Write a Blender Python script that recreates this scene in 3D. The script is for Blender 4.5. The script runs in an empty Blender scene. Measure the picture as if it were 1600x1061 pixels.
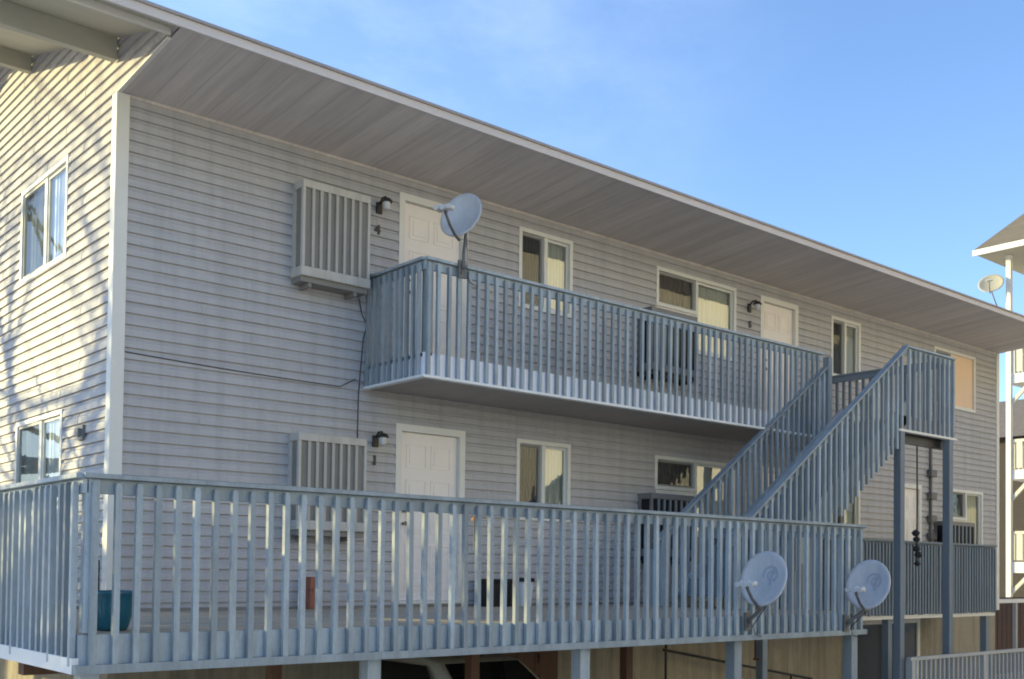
import bpy, bmesh, math, random
from mathutils import Vector, Matrix
R = math.radians
random.seed(7)
SC = bpy.context.scene
COL = SC.collection

# ---------------------------------------------------------------- camera
def make_camera():
    yaw, pitch, roll = R(40.618), R(1.577), R(0.708)
    F = Vector((math.sin(yaw)*math.cos(pitch), math.cos(yaw)*math.cos(pitch), math.sin(pitch)))
    Rt = Vector((math.cos(yaw), -math.sin(yaw), 0)); U = Rt.cross(F)
    R2 = Rt*math.cos(roll) + U*math.sin(roll); U2 = -Rt*math.sin(roll) + U*math.cos(roll)
    cd = bpy.data.cameras.new('camera'); cd.sensor_width = 36
    cd.lens = 1698.4/1600*36
    cd.shift_y = (845.5-530.5)/1600
    cd.clip_start = .05; cd.clip_end = 3000
    o = bpy.data.objects.new('camera', cd); COL.objects.link(o)
    m = Matrix((R2, U2, -F)).transposed().to_4x4(); m.translation = Vector((-4.066, -11.008, .359))
    o.matrix_world = m
    SC.camera = o
make_camera()

# ---------------------------------------------------------------- light
SUN_AZ, SUN_EL = R(-36), R(12)          # azimuth from +Y towards +X
def make_light():
    w = bpy.data.worlds.new('World'); SC.world = w; w.use_nodes = True
    nt = w.node_tree; N = nt.nodes; Lk = nt.links; N.clear()
    out = N.new('ShaderNodeOutputWorld'); bg = N.new('ShaderNodeBackground')
    sky = N.new('ShaderNodeTexSky'); sky.sky_type = 'NISHITA'; sky.sun_disc = False
    sky.sun_elevation = SUN_EL; sky.sun_rotation = SUN_AZ
    sky.air_density = 1.0; sky.dust_density = .2; sky.ozone_density = 1.6
    tc = N.new('ShaderNodeTexCoord'); mp = N.new('ShaderNodeMapping'); mp.inputs['Scale'].default_value = (2.2, 4.5, 7.0)
    mp.inputs['Rotation'].default_value = (0, .35, .5)
    nz = N.new('ShaderNodeTexNoise'); nz.inputs['Scale'].default_value = 2.1; nz.inputs['Detail'].default_value = 7; nz.inputs['Roughness'].default_value = .62
    rp = N.new('ShaderNodeMapRange'); rp.inputs['From Min'].default_value = .40; rp.inputs['From Max'].default_value = .80; rp.inputs['To Min'].default_value = .04; rp.inputs['To Max'].default_value = .20
    mx = N.new('ShaderNodeMixRGB'); mx.inputs['Color2'].default_value = (5.5, 6.4, 7.6, 1)
    Lk.new(tc.outputs['Generated'], mp.inputs['Vector']); Lk.new(mp.outputs[0], nz.inputs['Vector'])
    # wisps only in one part of the sky (high, towards the left end of the roof)
    dp = N.new('ShaderNodeVectorMath'); dp.operation = 'DOT_PRODUCT'; dp.inputs[1].default_value = Vector((.40, .72, .50)).normalized()
    mk = N.new('ShaderNodeMapRange'); mk.interpolation_type = 'SMOOTHSTEP'; mk.inputs['From Min'].default_value = .90; mk.inputs['From Max'].default_value = 1.0
    mu = N.new('ShaderNodeMath'); mu.operation = 'MULTIPLY'
    Lk.new(tc.outputs['Generated'], dp.inputs[0]); Lk.new(dp.outputs['Value'], mk.inputs['Value'])
    Lk.new(nz.outputs['Fac'], rp.inputs['Value']); Lk.new(rp.outputs[0], mu.inputs[0]); Lk.new(mk.outputs[0], mu.inputs[1]); Lk.new(mu.outputs[0], mx.inputs['Fac'])
    tint = N.new('ShaderNodeVectorMath'); tint.operation = 'MULTIPLY'; tint.inputs[1].default_value = (1.0, 1.13, 1.42)
    Lk.new(sky.outputs[0], tint.inputs[0]); Lk.new(tint.outputs[0], mx.inputs['Color1']); Lk.new(mx.outputs[0], bg.inputs['Color'])
    bg.inputs['Strength'].default_value = .105
    Lk.new(bg.outputs[0], out.inputs['Surface'])
    ld = bpy.data.lights.new('sun', 'SUN'); ld.energy = 2.55; ld.angle = R(.55); ld.color = (1, .86, .42)
    o = bpy.data.objects.new('sun', ld); COL.objects.link(o)
    d = Vector((math.sin(SUN_AZ)*math.cos(SUN_EL), math.cos(SUN_AZ)*math.cos(SUN_EL), math.sin(SUN_EL)))
    o.rotation_euler = d.to_track_quat('Z', 'Y').to_euler(); o.location = d*60
make_light()
SC.view_settings.view_transform = 'Standard'; SC.view_settings.look = 'None'
SC.view_settings.exposure = 1.40; SC.view_settings.gamma = 1
SC.cycles.filter_width = 1.9

# ---------------------------------------------------------------- materials
MATS = {}
def mat(name, col, rough=.6, var=.08, scale=(3, 3, 3), fine=40, bump=.0, metal=0, spec=.4, objvar=0, stain=None, stain_amt=0, streak=0):
    if name in MATS: return MATS[name]
    m = bpy.data.materials.new(name); m.use_nodes = True
    nt = m.node_tree; N = nt.nodes; Lk = nt.links
    b = N['Principled BSDF']; b.inputs['Roughness'].default_value = rough; b.inputs['Metallic'].default_value = metal
    b.inputs['Specular IOR Level'].default_value = spec
    tc = N.new('ShaderNodeTexCoord'); mp = N.new('ShaderNodeMapping'); mp.inputs['Scale'].default_value = scale
    gp = N.new('ShaderNodeNewGeometry')
    Lk.new(gp.outputs['Position'], mp.inputs['Vector'])
    n1 = N.new('ShaderNodeTexNoise'); n1.inputs['Scale'].default_value = 1; n1.inputs['Detail'].default_value = 5; n1.inputs['Roughness'].default_value = .65
    Lk.new(mp.outputs[0], n1.inputs['Vector'])
    n2 = N.new('ShaderNodeTexNoise'); n2.inputs['Scale'].default_value = fine; n2.inputs['Detail'].default_value = 3
    Lk.new(mp.outputs[0], n2.inputs['Vector'])
    ad = N.new('ShaderNodeMath'); ad.operation = 'MULTIPLY_ADD'; ad.inputs[1].default_value = .4
    Lk.new(n2.outputs['Fac'], ad.inputs[0]); Lk.new(n1.outputs['Fac'], ad.inputs[2])
    mr = N.new('ShaderNodeMapRange'); mr.inputs['From Min'].default_value = .4; mr.inputs['From Max'].default_value = 1.0
    mr.inputs['To Min'].default_value = 1-var; mr.inputs['To Max'].default_value = 1+var
    Lk.new(ad.outputs[0], mr.inputs['Value'])
    fac = mr.outputs[0]
    if objvar:
        oi = N.new('ShaderNodeObjectInfo'); m2 = N.new('ShaderNodeMapRange'); m2.inputs['To Min'].default_value = 1-objvar; m2.inputs['To Max'].default_value = 1+objvar
        Lk.new(oi.outputs['Random'], m2.inputs['Value'])
        mm = N.new('ShaderNodeMath'); mm.operation = 'MULTIPLY'; Lk.new(fac, mm.inputs[0]); Lk.new(m2.outputs[0], mm.inputs[1]); fac = mm.outputs[0]
    if streak:                                    # rain streaks and grime running down the surface
        mp2 = N.new('ShaderNodeMapping'); mp2.inputs['Scale'].default_value = (5.5, 5.5, .35); Lk.new(gp.outputs['Position'], mp2.inputs['Vector'])
        n4 = N.new('ShaderNodeTexNoise'); n4.inputs['Scale'].default_value = 1.3; n4.inputs['Detail'].default_value = 6; n4.inputs['Roughness'].default_value = .7
        Lk.new(mp2.outputs[0], n4.inputs['Vector'])
        r4 = N.new('ShaderNodeMapRange'); r4.inputs['From Min'].default_value = .45; r4.inputs['From Max'].default_value = .75; r4.inputs['To Min'].default_value = 1; r4.inputs['To Max'].default_value = 1-streak*1.6
        Lk.new(n4.outputs['Fac'], r4.inputs['Value'])
        m4 = N.new('ShaderNodeMath'); m4.operation = 'MULTIPLY'; Lk.new(fac, m4.inputs[0]); Lk.new(r4.outputs[0], m4.inputs[1]); fac = m4.outputs[0]
    vm = N.new('ShaderNodeVectorMath'); vm.operation = 'SCALE'; vm.inputs[0].default_value = col
    Lk.new(fac, vm.inputs['Scale'])
    cur = vm.outputs[0]
    if stain:
        n3 = N.new('ShaderNodeTexNoise'); n3.inputs['Scale'].default_value = 2.3; n3.inputs['Detail'].default_value = 6; n3.inputs['Roughness'].default_value = .7
        Lk.new(mp.outputs[0], n3.inputs['Vector'])
        r3 = N.new('ShaderNodeMapRange'); r3.inputs['From Min'].default_value = .5; r3.inputs['From Max'].default_value = .72; r3.inputs['To Max'].default_value = stain_amt
        Lk.new(n3.outputs['Fac'], r3.inputs['Value'])
        mx = N.new('ShaderNodeMixRGB'); mx.inputs['Color2'].default_value = (*stain, 1)
        Lk.new(r3.outputs[0], mx.inputs['Fac']); Lk.new(cur, mx.inputs['Color1']); cur = mx.outputs[0]
    Lk.new(cur, b.inputs['Base Color'])
    if bump:
        bp = N.new('ShaderNodeBump'); bp.inputs['Strength'].default_value = bump; bp.inputs['Distance'].default_value = .01
        Lk.new(ad.outputs[0], bp.inputs['Height']); Lk.new(bp.outputs[0], b.inputs['Normal'])
    MATS[name] = m; return m

def glass_mat(name='window_glass', lo=.22, hi=.95):
    m = bpy.data.materials.new(name); m.use_nodes = True
    nt = m.node_tree; N = nt.nodes; Lk = nt.links; N.clear()
    out = N.new('ShaderNodeOutputMaterial'); mix = N.new('ShaderNodeMixShader')
    tr = N.new('ShaderNodeBsdfTransparent'); tr.inputs['Color'].default_value = (.72, .76, .74, 1)
    gl = N.new('ShaderNodeBsdfGlossy'); gl.inputs['Roughness'].default_value = .02; gl.inputs['Color'].default_value = (.95, .97, 1, 1)
    lw = N.new('ShaderNodeLayerWeight'); lw.inputs['Blend'].default_value = .25
    mr = N.new('ShaderNodeMapRange'); mr.inputs['To Min'].default_value = lo; mr.inputs['To Max'].default_value = hi
    nz = N.new('ShaderNodeTexNoise'); nz.inputs['Scale'].default_value = 1.6
    bp = N.new('ShaderNodeBump'); bp.inputs['Strength'].default_value = .05; bp.inputs['Distance'].default_value = .03
    Lk.new(nz.outputs['Fac'], bp.inputs['Height']); Lk.new(bp.outputs[0], gl.inputs['Normal'])
    Lk.new(lw.outputs['Fresnel'], mr.inputs['Value']); Lk.new(mr.outputs[0], mix.inputs['Fac'])
    Lk.new(tr.outputs[0], mix.inputs[1]); Lk.new(gl.outputs[0], mix.inputs[2]); Lk.new(mix.outputs[0], out.inputs['Surface'])
    return m
GLASS = glass_mat(); GLASS2 = glass_mat('clear_glass', .03, .22)
def screen_mat(name='dimming_screen', fac=.45):  # dark see-through sheet, added over a pane to dull its reflection
    m = bpy.data.materials.new(name); m.use_nodes = True
    nt = m.node_tree; N = nt.nodes; Lk = nt.links; N.clear()
    out = N.new('ShaderNodeOutputMaterial'); mix = N.new('ShaderNodeMixShader'); mix.inputs['Fac'].default_value = fac
    tr = N.new('ShaderNodeBsdfTransparent'); df = N.new('ShaderNodeBsdfDiffuse'); df.inputs['Color'].default_value = (.07, .07, .068, 1)
    Lk.new(tr.outputs[0], mix.inputs[1]); Lk.new(df.outputs[0], mix.inputs[2]); Lk.new(mix.outputs[0], out.inputs['Surface'])
    return m
SCREEN = screen_mat(); SCREEN2 = screen_mat('faint_dimming_screen', .22)
M_SIDING = mat('vinyl_siding', (.485, .458, .452), .55, .09, (.3, .3, 8.4), 7, .02, spec=.3, stain=(.38, .345, .34), stain_amt=.3, streak=.12)
M_TRIM = mat('cream_trim', (.78, .74, .67), .5, .05)
M_WHITE = mat('white_paint', (.80, .79, .77), .45, .05)
M_DOOR = mat('door_paint', (.90, .81, .74), .4, .03)
M_SOFFIT = mat('soffit_panel', (.60, .54, .50), .6, .26, (3.3, .14, 1), 9, .02, spec=.25)
M_RAKE = mat('overhang_underside', (.50, .48, .40), .6, .10, (.4, 2.5, 1), 9)
M_FASCIA = mat('fascia_paint', (.66, .58, .53), .5, .08, (1.5, 3, 6), 12)
M_SHINGLE = mat('shingles', (.20, .17, .15), .9, .3, (3, 8, 3), 9, .4)
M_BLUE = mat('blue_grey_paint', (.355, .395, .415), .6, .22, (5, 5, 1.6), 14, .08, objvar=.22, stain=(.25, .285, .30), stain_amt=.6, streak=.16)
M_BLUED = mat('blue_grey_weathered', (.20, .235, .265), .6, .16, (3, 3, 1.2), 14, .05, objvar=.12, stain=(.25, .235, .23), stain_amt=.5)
M_RIM = mat('pale_rim_paint', (.80, .80, .85), .5, .08)
M_UNDER = mat('balcony_underside', (.40, .36, .33), .7, .12, (2, .4, 1), 9)
M_DECK = mat('deck_boards', (.48, .39, .28), .75, .2, (.8, 9, 2), 6, .1, objvar=.05)
M_FOUND = mat('foundation_concrete', (.36, .31, .23), .85, .12, (1.2, 1.2, 1.2), 18, .2, stain=(.25, .2, .15), stain_amt=.5, streak=.3)
M_BROWN = mat('brown_wood', (.14, .07, .04), .7, .25, (8, 8, 1), 8, .1)
M_DARK = mat('dark_metal', (.035, .032, .03), .4, .15)
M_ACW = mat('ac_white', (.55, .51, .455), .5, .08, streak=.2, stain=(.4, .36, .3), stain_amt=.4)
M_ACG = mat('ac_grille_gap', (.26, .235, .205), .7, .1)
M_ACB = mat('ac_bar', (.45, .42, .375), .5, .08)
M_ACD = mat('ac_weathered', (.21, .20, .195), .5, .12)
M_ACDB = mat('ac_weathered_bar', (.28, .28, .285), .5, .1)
M_CURT = mat('pale_curtain', (.80, .77, .68), .9, .07, (18, 18, 1), 3, .2)
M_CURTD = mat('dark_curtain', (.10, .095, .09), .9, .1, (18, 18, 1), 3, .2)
M_CURTP = mat('pink_curtain', (.56, .43, .36), .9, .06, (14, 14, 1), 3, .2)
M_CURTG = mat('grey_curtain', (.62, .60, .55), .9, .07, (18, 18, 1), 3, .2)
M_PEACH = mat('peach_blind', (.86, .62, .42), .8, .05)
M_SASH = mat('window_vinyl', (.72, .70, .64), .45, .04)
M_DISH = mat('dish_paint', (.56, .555, .565), .45, .07, (3, 3, 3), 10, streak=.14)
M_DISHB = mat('dish_bracket', (.16, .155, .15), .5, .12, metal=.3)
M_EMB = mat('dish_emblem', (.40, .41, .46), .5, .05)
M_LNB = mat('feed_plastic', (.62, .60, .58), .5, .05)
M_CABLE = mat('cable_black', (.07, .07, .075), .6, .1)
M_TEAL = mat('teal_glaze', (.015, .12, .17), .15, .12, spec=.6)
M_BRICKRED = mat('terracotta', (.34, .13, .08), .85, .18)
M_BLACK = mat('black_plastic', (.012, .012, .016), .35, .1)
M_BARK = mat('bark', (.16, .12, .09), .9, .25, (6, 6, 2), 8, .4)
M_GROUND = mat('ground_concrete', (.58, .53, .47), .9, .25, (.4, .4, .4), 60, .3)
M_CARP = mat('car_paint', (.62, .58, .50), .25, .03, spec=.6)
M_CARG = mat('car_glass', (.012, .013, .015), .06, .0, spec=.7)
M_TYRE = mat('tyre', (.02, .02, .02), .85, .1)
M_RIMW = mat('wheel_rim', (.45, .45, .46), .3, .05, metal=.8)
M_CREAM = mat('cream_siding', (.80, .73, .60), .7, .06, (.6, .6, .6), 10)
M_CREAM2 = mat('neighbour_siding', (.50, .47, .39), .7, .06, (.6, .6, .6), 10)
M_BALC = mat('cream_balcony', (.62, .60, .53), .7, .05)
M_ROOF2 = mat('tan_shingles', (.22, .18, .125), .9, .2, (2, 2, 4), 10, .3)
M_DWIN = mat('dark_window', (.05, .055, .06), .1, .1, spec=.6)
M_GREYF = mat('grey_fence_paint', (.44, .44, .43), .5, .1)
M_DUSK = mat('dark_brown_wall', (.05, .042, .038), .8, .2)
M_REDW = mat('reddish_board', (.11, .07, .06), .8, .2, (4, 4, 1), 8, .1)
M_ORANGE = mat('orange_plastic', (.65, .28, .10), .5, .05)

# ---------------------------------------------------------------- mesh helpers
class MB:
    def __init__(s): s.v = []; s.f = []; s.m = []
    def quad(s, a, b, c, d, mi=0):
        n = len(s.v); s.v += [tuple(a), tuple(b), tuple(c), tuple(d)]; s.f.append((n, n+1, n+2, n+3)); s.m.append(mi)
    def poly(s, pts, mi=0):
        n = len(s.v); s.v += [tuple(p) for p in pts]; s.f.append(tuple(range(n, n+len(pts)))); s.m.append(mi)
    def box(s, x0, x1, y0, y1, z0, z1, mi=0, P=None):
        c = [(x0,y0,z0),(x1,y0,z0),(x1,y1,z0),(x0,y1,z0),(x0,y0,z1),(x1,y0,z1),(x1,y1,z1),(x0,y1,z1)]
        if P: c = [P(*q) for q in c]
        n = len(s.v); s.v += c
        for f in ((3,2,1,0),(4,5,6,7),(0,1,5,4),(1,2,6,5),(2,3,7,6),(3,0,4,7)):
            s.f.append(tuple(n+i for i in f)); s.m.append(mi)
        return s
    def bar(s, a, b, w, h, up=(0,0,1), mi=0):
        """box bar from a to b, w sideways, h along up (centred)"""
        a = Vector(a); b = Vector(b); d = (b-a).normalized(); sd = d.cross(Vector(up)).normalized(); u = Vector(up)
        n = len(s.v)
        for p in (a, b):
            for i, j in ((-1,-1),(1,-1),(1,1),(-1,1)): s.v.append(tuple(p+sd*(w/2*i)+u*(h/2*j)))
        for f in ((3,2,1,0),(4,5,6,7),(0,1,5,4),(1,2,6,5),(2,3,7,6),(3,0,4,7)):
            s.f.append(tuple(n+i for i in f)); s.m.append(mi)
        return s
    def tube(s, pts, r, seg=8, mi=0, cap=True):
        pts = [Vector(p) for p in pts]; rs = r if isinstance(r, (list, tuple)) else [r]*len(pts)
        n0 = len(s.v); prev = None
        for i, p in enumerate(pts):
            d = (pts[min(i+1, len(pts)-1)]-pts[max(i-1, 0)]).normalized()
            if prev is None:
                ref = Vector((0,0,1)) if abs(d.z) < .9 else Vector((1,0,0)); a = d.cross(ref).normalized()
            else:
                a = (prev-d*prev.dot(d)).normalized()
            prev = a; b = d.cross(a)
            for k in range(seg):
                t = 2*math.pi*k/seg; s.v.append(tuple(p+(a*math.cos(t)+b*math.sin(t))*rs[i]))
        for i in range(len(pts)-1):
            for k in range(seg):
                s.f.append((n0+i*seg+k, n0+i*seg+(k+1)%seg, n0+(i+1)*seg+(k+1)%seg, n0+(i+1)*seg+k)); s.m.append(mi)
        if cap:
            s.f.append(tuple(n0+k for k in range(seg-1, -1, -1))); s.m.append(mi)
            e = n0+(len(pts)-1)*seg; s.f.append(tuple(e+k for k in range(seg))); s.m.append(mi)
        return s
    def lathe(s, prof, c, seg=20, mi=0, mtx=None):
        n0 = len(s.v); c = Vector(c)
        for r, z in prof:
            for k in range(seg):
                t = 2*math.pi*k/seg; p = Vector((r*math.cos(t), r*math.sin(t), z))
                if mtx: p = mtx @ p
                s.v.append(tuple(c+p))
        for i in range(len(prof)-1):
            for k in range(seg):
                s.f.append((n0+i*seg+k, n0+i*seg+(k+1)%seg, n0+(i+1)*seg+(k+1)%seg, n0+(i+1)*seg+k)); s.m.append(mi)
        return s
    def mesh(s, name, mats, smooth=False, fix=True):
        me = bpy.data.meshes.new(name); me.from_pydata(s.v, [], s.f)
        for m in (mats if isinstance(mats, (list, tuple)) else [mats]): me.materials.append(m)
        me.polygons.foreach_set('material_index', s.m)
        if fix:
            bm = bmesh.new(); bm.from_mesh(me); bmesh.ops.recalc_face_normals(bm, faces=bm.faces); bm.to_mesh(me); bm.free()
        if smooth: me.polygons.foreach_set('use_smooth', [True]*len(me.polygons))
        me.update(); return me
    def build(s, name, mats, parent=None, smooth=False, bevel=0, fix=True, loc=None):
        o = bpy.data.objects.new(name, s.mesh(name, mats, smooth, fix)); COL.objects.link(o)
        if parent: child(o, parent)
        if loc: o.location = loc
        if bevel:
            b = o.modifiers.new('bevel', 'BEVEL'); b.width = bevel; b.segments = 2; b.limit_method = 'ANGLE'
        return o
def child(o, p):
    """parent without moving: parents here sit unrotated, their world location is summed by hand"""
    o.parent = p
    t = Vector((0,0,0)); q = p
    while q: t += q.location; q = q.parent
    o.location = Vector(o.location)-t
def tag(o, label=None, cat=None, group=None, kind=None):
    if label: o['label'] = label
    if cat: o['category'] = cat
    if group: o['group'] = group
    if kind: o['kind'] = kind
    return o
def thing(name, label, cat, loc=(0,0,0), group=None):
    o = bpy.data.objects.new(name, None); COL.objects.link(o); o.location = loc; o.empty_display_size = .2
    return tag(o, label, cat, group)
def copy_tree(o, parent=None):
    c = o.copy(); COL.objects.link(c)
    if parent: c.parent = parent
    for ch in [x for x in bpy.data.objects if x.parent == o]: copy_tree(ch, c)
    return c
FAC = lambda u, o, z: (u, -o, z)         # front wall: u along x, o outwards
GAB = lambda u, o, z: (-o, u, z)         # gable wall: u along y

# ---------------------------------------------------------------- ground
GZ = -2.06
g = MB(); g.quad((-400,-400,GZ),(900,-400,GZ),(900,900,GZ),(-400,900,GZ))
tag(g.build('ground', M_GROUND, fix=False), kind='structure')

# ---------------------------------------------------------------- the apartment building
H = 2.866; LEN = 19.2; DEP = 11.0; OVX = 1.5; EAVE = -1.53; RID = 5.5
def under(y): return 5.325+.29*(y-EAVE) if y <= RID else 5.325+.29*(2*RID-y-EAVE)
def soff(y): return 5.204-.08*y
BLD = thing('apartment_building', 'long two-storey grey-sided apartment building with low gable roof and deep eaves', 'apartment building', (0, 0, GZ))
CO, ZPH = .119, 1.413
PROF = [(0, .026), (.60, .020), (.76, .005), (1, .001)]
def prof(t):
    for (a, oa), (b, ob) in zip(PROF, PROF[1:]):
        if t <= b: return oa+(ob-oa)*(t-a)/(b-a)
    return PROF[-1][1]
def siding(P, z0, z1, lim, openings):
    jr = random.Random(17); joints = [[o_+3.66*i+jr.uniform(-.05, .05) for i in range(-1, 6)] for o_ in (.9, 2.2, 3.1, 1.5, 2.7)]
    m = MB(); k = math.floor((z0-ZPH)/CO)
    while ZPH+k*CO < z1-1e-6:
        a = ZPH+k*CO; b = a+CO; k += 1
        cuts = {max(a, z0), min(b, z1)}
        for (_, _, oz0, oz1) in openings:
            for z in (oz0, oz1):
                if max(a, z0) < z < min(b, z1): cuts.add(z)
        for t in (.60, .72):
            z = a+t*CO
            if max(a, z0) < z < min(b, z1): cuts.add(z)
        cuts = sorted(cuts)
        for za, zb in zip(cuts, cuts[1:]):
            zm = (za+zb)/2
            la, ra = lim(za); lb, rb = lim(zb)
            segs = [(0., 1.)]
            ivs = sorted((x0, x1) for x0, x1, oz0, oz1 in openings if oz0 < zm < oz1)
            edges = []; cur = None
            xs = [(la, lb)]
            for x0, x1 in ivs:
                xs += [(x0, x0), (x1, x1)]
            xs.append((ra, rb))
            oa, ob = prof((za-a)/CO), prof((zb-a)/CO)
            for i in range(0, len(xs)-1, 2):
                (pa, pb), (qa, qb) = xs[i], xs[i+1]
                if qa <= pa and qb <= pb: continue
                m.quad(P(pa, oa, za), P(qa, oa, za), P(qb, ob, zb), P(pb, ob, zb))
                if za == a:
                    m.quad(P(pa, 0, za), P(qa, 0, za), P(qa, oa, za), P(pa, oa, za))
                for xj in joints[k % len(joints)]:             # panel end laps, staggered course to course
                    if pa+.1 < xj < qa-.1 and pb+.1 < xj < qb-.1:
                        m.box(xj-.005, xj, 0, 1, za+.001, zb-.001, P=lambda u, w, z: P(u, (oa+(ob-oa)*(z-za)/(zb-za))*(1 if w else .3)+(.004 if w else 0), z))
    return m
# openings: x0, x1, z0, z1 of the trim-inside hole
DOORS = [(3.466, 4.54, -.06, 2.15), (3.466, 4.54, 2.80, 5.004), (10.741, 11.806, 2.80, 5.004), (10.741, 11.806, -.06, 2.15), (14.97, 15.97, -.06, 2.15)]
WINS = [(5.416, 6.415, 1.047, 2.136), (5.416, 6.415, 1.047+H, 2.136+H), (8.165, 10.092, .928, 2.13), (8.165, 10.092, .928+H, 2.13+H),
        (12.816, 13.769, 1.047, 2.136), (12.816, 13.769, 1.047+H, 2.136+H), (16.46, 18.17, 3.81, 4.98), (17.1, 18.5, .95, 2.15)]
op = [(a+.03, b-.03, c+.03, d-.03) for a, b, c, d in DOORS+WINS]
siding(FAC, -.07, 5.22, lambda z: (0, LEN), op).build('front_wall', M_SIDING, BLD, fix=False)
GW = [(1.43, 3.11, .94, 2.106), (1.43, 3.11, .94+H, 2.106+H)]
def glim(z):
    if z <= 5.204: return (0, DEP)
    lo = max((z-5.325)/.29+EAVE, (5.204-z)/.08); hi = 2*RID-((z-5.325)/.29+EAVE)
    return (min(lo, RID), max(min(hi, DEP+1.4), RID))
siding(GAB, -.07, under(RID)-.02, glim, [(a+.03, b-.03, c+.03, d-.03) for a, b, c, d in GW]).build('gable_wall', M_SIDING, BLD, fix=False)
m = MB()                                           # far walls
m.quad((LEN,0,-.07),(LEN,DEP,-.07),(LEN,DEP,5.2),(LEN,0,5.2)); m.quad((0,DEP,-.07),(LEN,DEP,-.07),(LEN,DEP,5.2),(0,DEP,5.2))
m.poly([(LEN,-1.27,soff(-1.27)),(LEN,0,5.2),(LEN,DEP,5.2),(LEN,DEP+1.27,soff(-1.27)),(LEN,RID,under(RID))])
m.build('rear_wall', M_SIDING, BLD, fix=False)
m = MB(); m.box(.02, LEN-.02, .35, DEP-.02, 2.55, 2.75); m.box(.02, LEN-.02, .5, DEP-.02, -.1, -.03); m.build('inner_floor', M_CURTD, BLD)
m = MB(); m.box(.03, LEN-.03, .03, DEP-.03, GZ, -.075); m.build('foundation_wall', M_FOUND, BLD)
# corner trims
m = MB(); m.box(-.036, .10, -.038, 0, -.075, 5.2); m.box(-.036, 0, 0, .085, -.075, 5.2); m.build('corner_trim', M_TRIM, BLD)
m = MB(); m.box(LEN-.10, LEN+.022, -.038, 0, -.35, 5.2); m.box(LEN, LEN+.022, 0, .085, -.35, 5.2); m.build('corner_trim', M_TRIM, BLD)
m = MB(); m.box(0, 1, 0, 1, 0, 1, P=lambda u, v, w: (-.034+.044*u, .0-1.27*v, soff(-1.27*v)-.012+.014*w)); m.build('return_trim', M_TRIM, BLD)
# starter strip under the siding
m = MB(); m.box(.1, LEN-.1, -.02, 0, -.10, -.07); m.box(-.02, 0, .09, DEP, -.10, -.07); m.build('starter_strip', M_ACG, BLD)
# soffit with panel seams
m = MB(); x = 0.0
while x < LEN:
    x2 = min(x+.305, LEN)
    d = .0018
    prs = [(x, .0), (x+.018, d), (x2-.0, d)] if False else [(x, 0), (x+.012, 0), (x+.02, d), (x2, d)]
    for (xa, da), (xb, db) in zip(prs, prs[1:]):
        m.quad((xa, 0, soff(0)+da), (xb, 0, soff(0)+db), (xb, EAVE+.02, soff(EAVE+.02)+db), (xa, EAVE+.02, soff(EAVE+.02)+da))
    x = x2
m.build('soffit', M_SOFFIT, BLD, fix=False)
m = MB(); m.box(.1, LEN-.1, -.028, 0, 5.175, 5.215); m.build('soffit_channel', M_SOFFIT, BLD)
# roof slabs
RX0, RX1 = -OVX, LEN+OVX
m = MB()
TH = .085
def slab(y0, y1):
    a = [(RX0, y0, under(y0)), (RX1, y0, under(y0)), (RX1, y1, under(y1)), (RX0, y1, under(y1))]
    b = [(p[0], p[1], p[2]+TH) for p in a]
    m.quad(*a, mi=1); m.quad(*b, mi=0)
    for i in range(4):
        j = (i+1) % 4; m.quad(a[i], a[j], b[j], b[i], mi=0)
slab(EAVE+.03, RID); slab(2*RID-EAVE-.03, RID)
m.build('roof', [M_SHINGLE, M_RAKE], BLD, fix=False)
m = MB(); m.box(RX0, RX1, EAVE, EAVE+.03, 5.315, 5.40); m.build('fascia', M_FASCIA, BLD)
m = MB(); m.box(RX0-.02, RX1+.02, EAVE-.025, EAVE+.04, 5.40, 5.428); m.build('drip_edge', mat('drip_edge_metal', (.36, .32, .30), .5, .12, (2, 6, 6), 10), BLD)
m = MB(); m.box(RX0, 0-.02, -1.33, -1.29, 5.315, 5.375); m.build('overhang_batten', M_TRIM, BLD)
for xr in (RX0, RX1-.04):                         # rake boards
    m = MB()
    for y0, y1 in ((EAVE+.03, RID), (2*RID-EAVE-.03, RID)):
        m.poly([(xr, y0, under(y0)-.06), (xr, y1, under(y1)-.06), (xr, y1, under(y1)-.003), (xr, y0, under(y0)-.003)])
        m.poly([(xr+.04, y0, under(y0)-.06), (xr+.04, y1, under(y1)-.06), (xr+.04, y1, under(y1)-.003), (xr+.04, y0, under(y0)-.003)])
        m.quad((xr, y0, under(y0)-.06), (xr+.04, y0, under(y0)-.06), (xr+.04, y1, under(y1)-.06), (xr, y1, under(y1)-.06))
    m.build('rake_board', M_TRIM, BLD)
for yb, hb in ((.03, .235), (2.88, .20), (5.5, .20), (8.1, .2)):   # outlook beams
    for xa, xb in ((RX0+.05, -.03), (LEN+.03, RX1-.05)):
        m = MB(); zt = under(yb)-.014
        m.box(xa, xb, yb-.045, yb+.045, zt-hb, zt)
        m.build('outlook_beam', M_RAKE, BLD, bevel=.006)

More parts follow.
